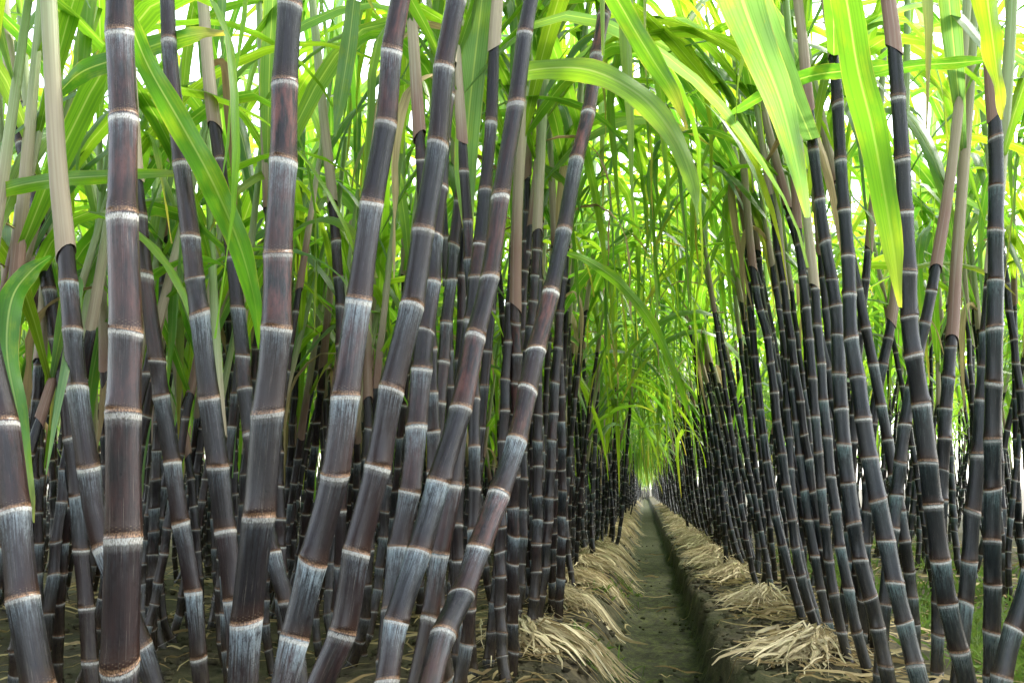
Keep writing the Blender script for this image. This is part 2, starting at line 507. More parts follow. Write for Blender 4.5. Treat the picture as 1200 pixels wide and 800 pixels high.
def make_ground():
    xs = np.concatenate([[-900, -300, -100, -40, -20, -12, -8, -6], np.arange(-5, -1.2, 0.06), np.arange(-1.2, 1.2, 0.02), np.arange(1.2, 5, 0.06), [6, 8, 12, 20, 40, 100, 300, 900]])
    ys = [-60, -20, -8, -3, -1, 0]
    y, d = 0.5, 0.03
    while y < 900:
        ys.append(y); y += d
        d = 0.03 if y < 7 else (d * 1.03 if y < 60 else d * 1.5)
    ys = X(ys)
    G = np.zeros((len(ys), len(xs), 3))
    G[..., 0] = xs[None]; G[..., 1] = ys[:, None]
    z0 = profile(xs)
    for i, yy in enumerate(ys):
        for j, xx in enumerate(xs):
            z = z0[j]
            if abs(xx) < 5 and -1 < yy < 40:
                rough = (0.018 if (xx < -0.05 or xx > 0.21) else 0.010) * min(1.0, 5.0 / max(yy, 1.0))
                wob = 0.026 * noise.noise((yy * 1.7, 3.1 if xx < .08 else 9.3, 0)) + 0.022 * noise.noise((yy * 6.3, 5.1 if xx < .08 else 2.2, 0)) * min(1, 8 / max(yy, 1))
                z = float(profile(X(xx + wob)))
                z += rough * noise.fractal((xx * 9, yy * 9, 0.5), 1.0, 2.0, 4) + 0.012 * noise.noise((xx * 2.3, yy * 2.3, 7))
            if abs(xx) < 1.2 and 1.5 < yy < 9: z += 0.010 * noise.fractal((xx * 24, yy * 24, 2.5), 1.0, 2.0, 3)
            G[i, j, 2] = z
    V, Q, U = grid(G, np.zeros(G.shape[:2] + (2,)))
    o = link('ground', mesh_from('ground', V, Q, U, [M_SOIL]))
    o['kind'] = 'structure'
make_ground()

def tag(o, label, cat, group=None):
    o['label'] = label
    o['category'] = cat
    if group: o['group'] = group
    return o

def empty(name, loc=(0, 0, 0)):
    o = bpy.data.objects.new(name, None)
    o.empty_display_size = 0.1
    o.location = loc
    COL.objects.link(o)
    return o

# ------------------------------------------------------------------ leaf stock
# (length, width, elevation, droop, kink)
LEAF_SPEC = []
U_ = random.uniform
for k in range(8): LEAF_SPEC.append((U_(1.1, 1.5), U_(.040, .057), U_(60, 76), U_(120, 165), None))              # 0-7 arching over
for k in range(6): LEAF_SPEC.append((U_(1.0, 1.4), U_(.034, .05), U_(78, 86), U_(50, 90), None))                # 8-13 nearly upright
for k in range(6): LEAF_SPEC.append((U_(1.2, 1.6), U_(.038, .055), U_(58, 74), U_(60, 90), (U_(.2, .5), U_(45, 105))))   # 14-19 bent and hanging
for k in range(4): LEAF_SPEC.append((U_(.7, 1.0), U_(.036, .05), U_(35, 60), U_(90, 140), None))                 # 20-23 short lower ones
LEAF_ME = [mesh_from('leaf', *leaf_geo(l, w_, e, d, 100 + i, 14, 5, 0, k), [M_LF]) for i, (l, w_, e, d, k) in enumerate(LEAF_SPEC)]
DRY_ME = [mesh_from('dry_leaf', *leaf_geo(random.uniform(.5, .8), random.uniform(.018, .03), random.uniform(-20, 40), random.uniform(90, 140), 300 + i, 12, 5, 0, (.2, 60)), [M_DRYP]) for i in range(4)]

# ------------------------------------------------------------------ canes drawn after the photograph
def arc(P): return np.concatenate([[0], np.cumsum(np.linalg.norm(np.diff(P, axis=0), axis=1))])

def put_leaf(parent, base_local, az, mi, sc=1.0, dry=False, tilt=0.0):
    o = link('dry_leaf' if dry else 'leaf', (DRY_ME if dry else LEAF_ME)[mi], parent)
    o.location = base_local
    o.rotation_euler = (tilt, 0, az)
    o.scale = (sc, sc, sc)
    return o

HEROES = {}
def hero(key, label, pts, d0, d1, nodes=None, inter=None, sheath=None, red=1.0, group='canes standing large beside the furrow', top=1.75, seed=0, leaves='up', base_in=0.35):
    """pts: (x, y, width) photo pixels from the foot up; d0, d1 depth at the two ends; nodes: pixel rows of the scars"""
    rs = np.random.default_rng(500 + seed)
    pts = sorted(pts, key=lambda p: -p[1])
    y0, y1 = pts[0][1], pts[-1][1]
    P, rad = [], []
    for x, y, w_ in pts:
        d = d0 + (d1 - d0) * (y0 - y) / max(y0 - y1, 1)
        P.append(at(x, y, d)); rad.append(w_ * d / F / 2)
    P = np.array(P); rad = np.array(rad)
    ypx = np.array([p[1] for p in pts], float)
    # down to the ground, straightening as it goes
    low = []
    p = P[0].copy(); t = norm(P[0] - P[1])
    while p[2] > gz(p[0], p[1]) - 0.02:
        t = norm(t * (1 - base_in * 0.2) + X([0, 0, -1.0]) * base_in * 0.2)
        p = p + t * 0.05; low.append(p.copy())
    low = low[::-1]
    # up to the top of the plant
    hi = []
    p = P[-1].copy(); t = norm(P[-1] - P[-2])
    ztop = (p[2] + 0.75) if sheath is not None and p[2] > top else max(top + 0.8, p[2] + 0.5)
    while p[2] < ztop:
        t = norm(t + X([0, 0, 1.0]) * 0.05)
        p = p + t * 0.06; hi.append(p.copy())
    yl = np.linspace(y0 + 60 * len(low) + 1, y0 + 60, len(low)) if low else np.zeros(0)
    A = np.concatenate([np.array(low).reshape(-1, 3), P, np.array(hi).reshape(-1, 3)])
    Y = np.concatenate([yl, ypx, y1 - 40 * np.arange(1, len(hi) + 1)])
    Rd = np.concatenate([np.full(len(low), rad[0]) * np.linspace(1.06, 1, len(low)), rad, rad[-1] * np.linspace(1, 0.8, len(hi))])
    n = 6
    D = catmull(A, n)
    ti = np.arange(len(D)) / n
    k = np.arange(len(A))
    Y, Rd = np.interp(ti, k, Y), np.interp(ti, k, Rd)
    L = arc(D)
    if sheath is not None: sS = np.interp(-sheath, -Y, L)
    else: sS = np.interp(top, D[:, 2], L)
    # leaf scars
    s_first, s_last = 0.0, sS
    N = []
    if nodes is not None:
        N = sorted(np.interp(-np.array(nodes, float), -Y, L))
        step = np.mean(np.diff(N)) if len(N) > 1 else 0.12
    else:
        a, b = np.interp(-y0, -Y, L), np.interp(-y1, -Y, L)
        step = (b - a) / ((y0 - y1) / inter)
    st_lo = step
    N = list(N) if len(N) else [np.interp(-y0, -Y, L) + rs.uniform(0, step)]
    while N[-1] + step * 0.8 < s_last: N.append(N[-1] + step * rs.uniform(0.88, 1.12))
    while N[0] - step * 0.6 > 0: N.insert(0, N[0] - step * rs.uniform(0.8, 1.0)); step *= 0.97
    N = [x for x in N if 0 < x < s_last - 0.02]
    root = empty('sugarcane', tuple(D[0]))
    tag(root, label, 'sugarcane', group)
    e = np.searchsorted(L, s_last) + 1
    rr = Rd / 1.03
    V, Q, U = stalk_geo(D[:e], rr[:e], np.array(N), 18, RINGS, 0.0012 + 0.02 * rr[0], seed + 1)
    st = link('stalk', mesh_from('stalk', V - D[0], Q, U, [M_ST]), root)
    st.color = (red, 1, 1, 1)
    s0 = max(s_last - 0.05, 0)
    m = 26
    ss = np.linspace(s0, L[-1], m)
    SP = interp_path(ss, L, D)
    r0 = np.interp(s_last, L, Rd)
    V, Q, U = sheath_geo(SP, r0 * 1.06, r0 * 0.55, 14, seed)
    link('sheath', mesh_from('sheath', V - D[0], Q, U, [M_SH]), root)
    # crown of leaves
    az = rs.uniform(0, 6.28)
    fr = {'up': [.45, .6, .75, .9, 1.0], 'full': [.15, .3, .45, .6, .75, .9, 1.0], 'few': [.75, .9, 1.0]}[leaves]
    for i, f in enumerate(fr):
        b = interp_path(X([s0 + (L[-1] - s0) * f]), L, D)[0] - D[0]
        mi = int(rs.integers(8, 14)) if (leaves == 'up' or f > 0.8) else int(rs.integers(0, 20))
        put_leaf(root, b, az + (i % 2) * math.pi + rs.normal(0, .4), mi, rs.uniform(.85, 1.1))
    HEROES[key] = (root, D[0], D, L)
    return root

def hero_leaf(key, pts, d0, d1, roll=0.0, seed=0, mat=None, name='leaf', wave=0.005, join=False):
    """a blade drawn after the photograph: (x, y, width) pixels from its base to its tip; belongs to cane `key`"""
    root, o0, D, L = HEROES[key]
    n = len(pts)
    P = []; W = []
    for i, (x, y, w_) in enumerate(pts):
        d = d0 + (d1 - d0) * i / (n - 1)
        P.append(at(x, y, d)); W.append(w_ * d / F / 2)
    P = list(P)
    if join:
        # the blade springs from the stem above the picture
        j = np.interp(P[0][2] + 0.25, D[:, 2], np.arange(len(D)))
        P.insert(0, D[int(round(min(j, len(D) - 1)))]); W.insert(0, W[0] * 0.8)
    m = 7
    C = catmull(np.array(P), m)
    W = np.interp(np.arange(len(C)) / m, np.arange(len(P)), W)
    T = tangents(C)
    view = norm(C - EYE)
    lat = norm(np.cross(T, view))
    nr = np.cross(lat, T)
    rl = R(roll)
    lat = lat * math.cos(rl) + nr * math.sin(rl)
    V, Q, U = blade_geo(C, W / max(math.cos(rl), .5), lat, 7, 0.22, wave, seed)
    ob = link(name, mesh_from(name, V - o0, Q, U, [mat or M_LF]), root)
    return ob

G_NEAR = 'large canes standing close beside the furrow'
hero('L0', 'thick dark cane cut by the photo edge, bending out below the long drooping blade',
     [(43, 800, 38), (28, 700, 37), (16, 600, 35), (6, 500, 34), (-14, 420, 31)], 1.15, 1.25, nodes=[700, 597, 495], seed=1)
hero('L1', 'thickest upright cane with smoky grey bloom and broad white rings',
     [(142, 800, 44), (143, 624, 43), (146, 500, 41), (146, 400, 39), (145, 260, 36), (143, 130, 33), (141, 0, 32)], .98, 1.08,
     nodes=[768, 627, 482, 385, 250, 135, 42], seed=2)
hero('L2', 'slender grey-ringed cane leaning beside the pink-sheathed one at the photo edge',
     [(108, 800, 19), (100, 700, 19), (92, 600, 19), (82, 500, 18), (67, 400, 17), (52, 310, 16), (42, 240, 15), (30, 190, 15), (18, 120, 14), (12, 80, 13), (4, 0, 13)], 2.0, 2.3,
     inter=58, sheath=105, seed=3)
hero('L3', 'cane with long pale pink sheath above dark joints, crossing behind the thickest cane',
     [(180, 800, 25), (160, 740, 25), (132, 670, 26), (113, 610, 26), (104, 550, 26), (95, 490, 25), (88, 425, 24), (82, 350, 22), (75, 270, 20), (68, 200, 19), (62, 100, 17), (57, 0, 15)], 1.5, 1.7,
     nodes=[755, 640, 545, 452, 385, 330, 268], sheath=268, seed=4)
hero('L4', 'medium leaning cane with brown joint scars just behind a long slanting green blade',
     [(280, 800, 24), (275, 720, 25), (268, 650, 25), (259, 580, 26), (250, 505, 26), (241, 430, 25), (232, 355, 24), (223, 280, 23), (214, 200, 21), (205, 130, 20), (199, 60, 18), (196, 0, 17)], 1.5, 1.65,
     nodes=[700, 620, 545, 465, 365, 325, 277, 190, 138, 47], seed=5)
hero('L5', 'slim bluish cane emerging low behind the thickest cane',
     [(236, 800, 20), (229, 720, 20), (219, 650, 21), (207, 580, 21), (195, 500, 20), (183, 420, 20), (172, 330, 18), (164, 260, 17), (158, 190, 16), (152, 90, 14), (149, 0, 13)], 1.85, 2.0,
     nodes=[765, 692, 610, 540, 462, 422, 320, 250], sheath=180, seed=6)
hero('L6', 'stout cane with pinkish brown upper joints, between the slanting leaf and the next leaning cane',
     [(284, 800, 36), (296, 660, 38), (304, 590, 38), (313, 500, 38), (322, 400, 37), (327, 290, 34), (331, 190, 33), (335, 90, 31), (339, 0, 29)], 1.08, 1.2,
     nodes=[725, 603, 480, 382, 295, 187, 96], red=1.3, seed=7)
hero('L7', 'stout leaning cane next to the pinkish-brown jointed stout cane',
     [(334, 800, 35), (345, 745, 35), (368, 655, 35), (392, 555, 34), (405, 470, 34), (420, 350, 31), (437, 235, 28), (452, 142, 26), (460, 57, 25), (469, 0, 25)], 1.15, 1.35,
     nodes=[745, 655, 553, 462, 348, 236, 143, 57], seed=8)
hero('L8', 'long grey-bloomed cane leaning across from low centre to the top, smooth and evenly ringed',
     [(376, 800, 33), (402, 735, 33), (419, 645, 33), (441, 550, 32), (460, 455, 31), (482, 357, 29), (497, 270, 27), (512, 170, 26), (521, 80, 25), (534, 0, 24)], 1.22, 1.42,
     nodes=[738, 645, 545, 455, 357, 268, 168, 78], seed=9)
hero('L9', 'darker cane half hidden behind the long grey-bloomed leaning cane',
     [(452, 800, 25), (460, 700, 26), (468, 640, 26), (480, 572, 26), (487, 520, 26), (493, 440, 26), (498, 390, 24), (506, 330, 21), (511, 275, 19), (517, 210, 17), (524, 120, 16), (530, 0, 15)], 1.55, 1.9,
     nodes=[712, 640, 575, 497, 432, 388, 330, 275, 218], sheath=60, seed=10)
hero('L10', 'thin cane with pale sheath tip running up just behind the straight purplish cane',
     [(488, 800, 22), (500, 740, 22), (514, 660, 23), (530, 570, 22), (543, 450, 21), (553, 370, 19), (562, 285, 17), (569, 225, 16), (575, 145, 15), (580, 40, 14), (583, 0, 13)], 1.75, 2.1,
     nodes=[720, 645, 565, 480, 372, 325, 285, 222, 142, 40], sheath=36, seed=11)
hero('L11', 'straight purplish cane leaning to its neighbour with glossy reddish internodes',
     [(452, 800, 29), (466, 727, 30), (490, 645, 30), (515, 565, 29), (540, 475, 27), (557, 400, 25), (573, 325, 23), (588, 227, 22), (604, 120, 21), (616, 38, 19), (622, 0, 18)], 1.3, 1.75,
     nodes=[795, 727, 645, 563, 478, 392, 325, 228, 120, 38], red=1.25, seed=12)
hero('L12', 'strongly curved cane leaning furthest over the furrow with pale tan top joints',
     [(504, 800, 31), (519, 745, 31), (542, 695, 30), (562, 640, 29), (585, 578, 27), (606, 515, 25), (626, 420, 24), (643, 355, 21), (661, 270, 19), (674, 195, 18), (690, 130, 17), (699, 65, 16), (711, 0, 16)], 1.3, 2.15,
     nodes=[742, 698, 640, 578, 515, 457, 412, 340, 270, 188, 132, 64], red=1.35, seed=13)
hero('L13', 'thin cane with long whitish sheath between the two stout leaning canes',
     [(392, 800, 14), (398, 650, 14), (402, 520, 14), (401, 420, 14), (398, 340, 13), (393, 280, 12), (388, 215, 11), (380, 145, 11), (373, 70, 10), (366, 0, 10)], 2.5, 2.75,
     nodes=[760, 710, 660, 600, 550, 500, 450, 405, 360, 325, 282, 222], sheath=222, seed=14)
hero('L14', 'thin pink-topped cane passing behind the slanting green blade',
     [(352, 800, 20), (338, 710, 20), (322, 660, 20), (304, 580, 19), (292, 500, 19), (285, 430, 18), (279, 360, 17), (268, 270, 16), (256, 180, 15), (248, 120, 14), (244, 80, 14), (238, 0, 13)], 1.9, 2.2,
     nodes=[760, 705, 645, 580, 505, 455, 415, 360, 300, 232, 188, 130], sheath=130, seed=15)
hero('L15', 'short slim cane with a tan sheath rising between the leaning purplish pair',
     [(600, 800, 15), (601, 700, 15), (602, 560, 15), (605, 440, 14), (604, 345, 13), (606, 250, 12), (610, 150, 11)], 2.4, 2.5,
     inter=34, sheath=340, seed=16)
hero('L16', 'slim upright cane with a beige sheath before the curved leaning cane',
     [(570, 800, 15), (583, 680, 15), (592, 560, 14), (612, 450, 13), (622, 380, 12), (627, 320, 11), (630, 258, 11), (634, 180, 10), (638, 100, 9)], 2.5, 2.8,
     inter=32, sheath=256, seed=17)
hero('L17', 'thin dark cane at the photo edge with a pink band under its sheath',
     [(44, 800, 15), (43, 640, 15), (44, 500, 14), (42, 420, 14), (40, 350, 13), (41, 300, 12), (38, 200, 11), (30, 100, 10)], 2.5, 2.7,
     inter=36, sheath=300, seed=18)

G_R = 'blue-black canes fanning from the bank of the furrow'
hero('R1', 'sturdy blue-black cane curving down to the tufted straw, pale tip beside the banded hanging leaf',
     [(1078, 800, 22), (1062, 738, 21), (1045, 665, 21), (1030, 590, 21), (1017, 525, 20), (1006, 450, 19), (997, 390, 17), (994, 300, 16), (989, 245, 15), (985, 185, 14), (981, 115, 14), (975, 45, 12), (968, 0, 12)], 1.85, 2.25,
     nodes=[775, 727, 682, 633, 585, 535, 490, 442, 395, 345, 300, 245, 187, 120, 43], sheath=43, red=.12, seed=31, group=G_R, leaves='full')
hero('R2', 'blue-black cane topped by a long mint green sheath under a wide yellow-green blade',
     [(1042, 800, 18), (1024, 715, 18), (1008, 655, 18), (997, 590, 18), (989, 520, 17), (984, 450, 17), (981, 375, 16), (975, 330, 15), (967, 285, 14), (960, 230, 13), (952, 165, 13), (946, 108, 12), (941, 50, 12), (935, 0, 12)], 2.0, 2.35,
     nodes=[775, 735, 700, 655, 612, 565, 520, 478, 437, 395, 360, 328, 283, 232, 175, 108], sheath=108, red=.2, seed=32, group=G_R, leaves='full')
hero('R3', 'tall straight blue-black cane with pink sheathed tip just beside the broad hanging leaf',
     [(1134, 800, 24), (1118, 740, 23), (1103, 665, 23), (1095, 600, 23), (1087, 540, 22), (1080, 475, 22), (1070, 415, 21), (1066, 372, 20), (1064, 315, 20), (1061, 247, 19), (1057, 185, 18), (1053, 115, 17), (1049, 70, 17), (1045, 30, 16), (1041, 0, 15)], 1.7, 1.85,
     nodes=[758, 706, 655, 590, 540, 472, 415, 370, 316, 247, 185, 113, 34], sheath=32, red=.15, seed=33, group=G_R, leaves='full')
hero('R4', 'perfectly upright dark green cane near the photo edge under a hanging yellow leaf tip',
     [(1162, 800, 20), (1163, 690, 20), (1163, 580, 20), (1164, 470, 20), (1166, 380, 19), (1167, 270, 18), (1167, 165, 17), (1163, 110, 15), (1160, 50, 13), (1158, 0, 12)], 1.8, 1.9,
     nodes=[785, 735, 683, 633, 572, 515, 448, 382, 327, 270, 222, 162], sheath=110, red=.05, seed=34, group=G_R, leaves='full')
hero('R5', 'blue-grey stub of cane slanting out of the photo corner above green weeds',
     [(1172, 800, 24), (1184, 750, 23), (1199, 705, 22), (1216, 640, 22), (1235, 560, 21), (1250, 460, 20)], 1.65, 1.75,
     nodes=[790, 735, 665], red=.05, seed=35, group=G_R, leaves='full')
hero('R6', 'dark cane slanting from behind the upright green cane towards its foot',
     [(1122, 800, 18), (1129, 740, 18), (1134, 680, 18), (1139, 610, 19), (1146, 540, 18), (1152, 460, 17), (1155, 410, 16), (1161, 330, 15), (1172, 200, 13), (1180, 100, 12)], 2.0, 2.2,
     nodes=[770, 705, 655, 597, 530, 470, 428, 385, 335], sheath=290, red=.3, seed=36, group=G_R, leaves='full')
hero('R7', 'dark cane with tan sheath between the straight blue-green cane and the upright one',
     [(1098, 800, 15), (1099, 720, 15), (1101, 650, 15), (1104, 560, 15), (1108, 490, 15), (1113, 420, 14), (1117, 380, 13), (1120, 320, 12), (1126, 240, 11), (1134, 140, 10)], 2.3, 2.5,
     inter=37, sheath=378, red=.35, seed=37, group=G_R, leaves='full')
hero('R8', 'slim bare cane tilting outward between the curved pair and straight blue-green cane',
     [(1008, 800, 12), (1012, 700, 13), (1016, 600, 13), (1022, 500, 12), (1034, 430, 12), (1045, 375, 11), (1050, 330, 10), (1056, 240, 9)], 2.7, 2.9,
     inter=34, sheath=360, red=.2, seed=38, group=G_R, leaves='full')
hero('R9', 'thin tilted cane with dark tip showing against bright leaves beside the curved pair',
     [(985, 800, 11), (990, 700, 11), (996, 600, 11), (1000, 500, 11), (1008, 390, 10), (1014, 330, 10), (1019, 280, 9), (1026, 200, 9), (1032, 120, 8)], 2.9, 3.1,
     inter=33, sheath=275, red=.2, seed=39, group=G_R, leaves='full')
hero('R10', 'leaning cane low behind the straight blue-green cane, tilting towards the upright one',
     [(1030, 800, 15), (1036, 720, 16), (1044, 640, 16), (1053, 560, 15), (1060, 500, 15), (1075, 420, 14), (1090, 350, 13), (1104, 270, 12)], 2.2, 2.4,
     inter=40, sheath=300, red=.2, seed=40, group=G_R, leaves='full')
# the fan of thinner canes in front of the hanging curtain of leaves
fan = [((1000, 800), (978, 700), (965, 600), (955, 480), (947, 380), (936, 280), (930, 190), 13, 250, 2.5, 'third cane of the fan, dark to a height level with the arched leaf tip'),
       ((985, 800), (962, 690), (945, 590), (932, 480), (924, 380), (915, 300), (908, 200), 12, 330, 2.75, 'fan cane with a pale green sheath standing out against the leaf curtain'),
       ((968, 770), (940, 680), (925, 590), (912, 500), (900, 400), (884, 330), (872, 200), 12, 300, 3.0, 'outermost cane of the fan, its tip lone against the leaf curtain'),
       ((1020, 800), (1000, 720), (985, 640), (972, 540), (963, 440), (956, 350), (945, 250), 14, 320, 2.35, 'fan cane pressed close against the curved blue-black pair'),
       ((960, 735), (950, 700), (932, 620), (925, 520), (920, 430), (914, 350), (905, 225), 11, 345, 3.2, 'slight fan cane with brown sheath, foot on the bare bank'),
       ((940, 725), (925, 670), (908, 600), (896, 520), (886, 430), (879, 350), (874, 260), 11, 275, 3.3, 'slight fan cane leaning nearest to the furrow')]
for i, f in enumerate(fan):
    pp = [(p[0], p[1], f[7] * (1 - 0.05 * k)) for k, p in enumerate(f[:7])]
    hero('F%d' % i, f[10], pp, f[9], f[9] * 1.12, inter=430 / f[9] / 4.2, sheath=f[8], red=.2, seed=60 + i, group=G_R, leaves='full')

# blades that read by themselves in the photograph
hero_leaf('R2', [(848, -80, 52), (870, 0, 52), (892, 60, 42), (915, 120, 32), (933, 190, 22), (946, 255, 4)], 1.0, 1.1, 10, 1, join=True)
hero_leaf('R1', [(978, -60, 32), (992, 0, 33), (1005, 80, 36), (1022, 150, 35), (1037, 230, 29), (1048, 300, 22), (1055, 360, 3)], 1.35, 1.6, 12, 2, join=True)
hero_leaf('L12', [(600, 95, 12), (625, 82, 22), (690, 82, 27), (750, 112, 27), (790, 160, 24), (812, 215, 14), (818, 262, 2)], 1.85, 1.7, 25, 3)
hero_leaf('L4', [(150, 20, 18), (175, 80, 26), (215, 150, 30), (250, 215, 30), (280, 285, 27), (298, 350, 18), (305, 410, 3)], 1.4, 1.75, 15, 4)
hero_leaf('L3', [(66, 112, 10), (95, 85, 22), (140, 68, 25), (190, 50, 22), (230, 40, 16), (262, 38, 5)], 1.75, 1.6, 20, 5)
hero_leaf('L2', [(-30, 235, 12), (20, 218, 18), (70, 210, 18), (125, 206, 16), (200, 203, 8), (225, 205, 2)], 1.9, 1.8, 15, 6)
hero_leaf('L0', [(60, 300, 4), (36, 318, 20), (14, 350, 28), (8, 410, 26), (20, 480, 22), (33, 560, 12), (40, 612, 2)], 1.45, 1.35, 10, 7)
hero_leaf('L10', [(572, -50, 26), (560, 40, 30), (550, 130, 30), (546, 200, 26), (548, 260, 14), (552, 300, 3)], 2.1, 2.2, 5, 8, join=True)
hero_leaf('R4', [(1150, -60, 28), (1160, 20, 26), (1168, 80, 17), (1176, 140, 3)], 1.3, 1.4, 35, 9, join=True)
hero_leaf('L12', [(705, -40, 22), (735, 20, 25), (765, 70, 24), (790, 110, 16), (805, 150, 3)], 1.9, 2.0, 10, 10, join=True)
hero_leaf('L12', [(664, 296, 4), (690, 306, 10), (730, 335, 12), (768, 385, 11), (796, 450, 7), (812, 500, 1.5)], 2.05, 2.7, 20, 11)
hero_leaf('L7', [(415, 0, 16), (408, 60, 20), (400, 110, 18), (392, 160, 3)], 2.0, 2.0, 5, 12)
hero_leaf('L14', [(240, 80, 4), (262, 75, 9), (268, 130, 11), (274, 190, 9), (277, 240, 2)], 2.2, 2.25, 5, 13, mat=M_DRYP, name='dry_leaf')
hero_leaf('R3', [(1047, 75, 8), (1000, 82, 16), (940, 92, 18), (880, 120, 12), (850, 140, 3)], 1.9, 2.4, 30, 14)
hero_leaf('R4', [(1160, 70, 6), (1120, 74, 14), (1070, 78, 13), (1020, 90, 8), (990, 105, 2)], 2.0, 2.2, 20, 15)

# ------------------------------------------------------------------ rows of canes
SV = []          # stalk variants: (mesh, top point, height)
def stalk_variant(i, lo=False):
    rs = np.random.default_rng(40 + i)
    h = rs.uniform(1.2, 1.6) if i < 10 else rs.uniform(.72, 1.0)
    n = 24
    t = np.linspace(0, 1, n)
    bow = rs.normal(0, 0.05, 2)
    kick = rs.normal(0, .045, 2)
    P = np.stack([bow[0] * t ** 2 + kick[0] * (1 - np.exp(-t * 9)), bow[1] * t ** 2 + kick[1] * (1 - np.exp(-t * 9)), t * h], -1)
    rad = rs.uniform(.0145, .018) * (1 - 0.22 * t)
    L = arc(P)
    nodes = []; s = 0.05
    while s < L[-1]:
        nodes.append(s); s += rs.uniform(0.07, 0.105) * (0.72 + 0.5 * min(1, s / 0.8))
    g = stalk_geo(P, rad, np.array(nodes), 5 if lo else 10, RINGS_LO if lo else RINGS, 0.002, i, buds=not lo)
    k = 16 if not lo else 7
    tt = np.linspace(0, 1, k)
    hs = rs.uniform(.65, .95)
    d = norm(P[-1] - P[-3])
    SP = P[-1] + d * (tt[:, None] * hs - 0.03) + X([0, 0, 1]) * (tt[:, None] ** 2) * 0.05
    sg = sheath_geo(SP, rad[-1] * 1.10, rad[-1] * 0.5, 10 if not lo else 5, i)
    return g, sg, SP
NV = 18
VAR_HI = [stalk_variant(i) for i in range(NV)]
VAR_LO = [stalk_variant(i, True) for i in range(NV)]
ST_ME = [mesh_from('stalk', *v[0], [M_ST]) for v in VAR_HI]
SH_ME = [mesh_from('sheath', *v[1], [M_SH]) for v in VAR_HI]
LEAF_LO = [leaf_geo(l, w_, e, d, 100 + i, 9, 3, 0, k) for i, (l, w_, e, d, k) in enumerate(LEAF_SPEC)]

def leaf_plan(rs, vi, code, rz, SELY):
    SP = VAR_HI[vi][2]
    out = []
    az = rs.uniform(0, 6.28)
    n = int(rs.integers(3, 5)) if code in 'bc' else int(rs.integers(4, 6)) if code in 'de' else int(rs.integers(6, 8)) if code in 'ar' else int(rs.integers(7, 9))
    for i in range(n):
        f = 0.12 + 0.88 * i / (n - 1)
        b = SP[int(round(f * (len(SP) - 1)))]
        if f < 0.25: mi = int(rs.choice([20, 21, 22, 23, 14, 15, 16]))
        elif f < 0.75: mi = int(rs.choice([0, 1, 2, 3, 4, 5, 6, 7, 14, 15, 16, 17, 18, 19]))
        else: mi = int(rs.integers(8, 14))
        out.append((b, az + (i % 2) * math.pi + rs.normal(0, .5), mi, rs.uniform(.8, 1.15)))
    if code in 'ar':
        for k in range(1 if SELY < 18 else 2):       # blades that hang out over the furrow
            a = (0 if code == 'a' else math.pi) + rs.normal(0, .7) - rz
            out.append((SP[int(rs.integers(2, 9))], a, int(rs.integers(14, 20)), rs.uniform(.9, 1.25) if SELY < 18 else rs.uniform(1.1, 1.5)))
    elif rs.random() < .45:
        out.append((SP[int(rs.integers(0, 4))], rs.uniform(0, 6.28), int(rs.integers(14, 20)), rs.uniform(.9, 1.2)))
    return out

ROWS = [(-0.47, 1.95, 58, 10, 0.02, 'a'), (-1.0, 2.2, 10, 8, 0.0, 'b'), (-1.5, 1.5, 30, 22, 0.0, 'b'), (-2.55, 1.5, 20, 19, 0, 'c'), (-3.6, 2.5, 16, 10, 0, 'd'), (-4.7, 3.5, 14, 9, 0, 'e'), (-5.8, 4.5, 14, 8, 0, 'e'), (-6.9, 5, 14, 8, 0, 'e'), (-8.0, 6, 13, 8, 0, 'e'), (-9.3, 6, 15, 8, 0, 'e'), (-11, 7, 18, 8, 0, 'e'), (-13, 8, 22, 8, 0, 'e'),
        (0.70, 2.9, 58, 9, -0.085, 'r'), (1.65, 2.6, 30, 10, -0.01, 's'), (2.8, 3.0, 22, 6, 0.0, 't'), (3.9, 4, 18, 5, 0, 'u'), (5.0, 6, 18, 5, 0, 'u'), (6.1, 8, 20, 5, 0, 'u'),
        (-1.6, -2, 1.0, 3, 0, 'z'), (1.75, -1, 2.6, 3, 0, 'z')]
ROWLAB = {
 'a': ('slim dark cane in the tight wall of stalks lining the straw-covered bank', 'canes walling the straw-covered bank'),
 'b': ('dark cane glimpsed in the second row, shaded behind the large leaning canes', 'canes in the shaded second row'),
 'c': ('thin dark cane deep in the third row behind the leaning canes', 'canes deep in the third row'),
 'd': ('thin cane among leaves in the rows furthest behind the leaning canes', 'canes in the furthest shaded rows'),
 'r': ('thin blue-black cane in the leaning ranks along the bare dark bank', 'canes ranked along the bare bank'),
 's': ('blue-black cane beyond the fan, rising from the weedy strip', 'canes beyond the weedy strip'),
 't': ('thin distant cane against the bright gap beyond the weedy strip', 'thin canes against the bright gap')}
ROWLAB['e'] = ROWLAB['d']; ROWLAB['u'] = ROWLAB['t']
plants = []
for x0, ya, yb, dens, lean, code in ROWS:
    y = ya
    while y < yb:
        x = x0 + random.gauss(0, 0.085)
        lx = lean + random.gauss(0, 0.035) + (random.uniform(.05, .3) if code in 'st' and random.random() < .5 else 0)
        ly = random.gauss(0, 0.04)
        plants.append((x, y, lx, ly, code))
        y += random.choice((0.35, 0.6, 1.0, 1.0, 1.5, 1.6)) / dens
for k in range(340): plants.append((random.uniform(-2.0, 2.2), 50 + random.uniform(0, 14), 0, 0, 'v'))     # the headland closes the furrow
N_IND = 300 - len(HEROES)
cand = []
for i, (x, y, lx, ly, code) in enumerate(plants):
    if code in 'zv': continue
    px, py, d = proj((x, y, 0.7))
    if d > 0.5 and -30 < px < 1230:
        cand.append((d * {'a': 1, 'r': 1, 'b': 1.0, 's': 1.0}.get(code, 1.25), i))
cand.sort()
IND = set(i for _, i in cand[:N_IND])
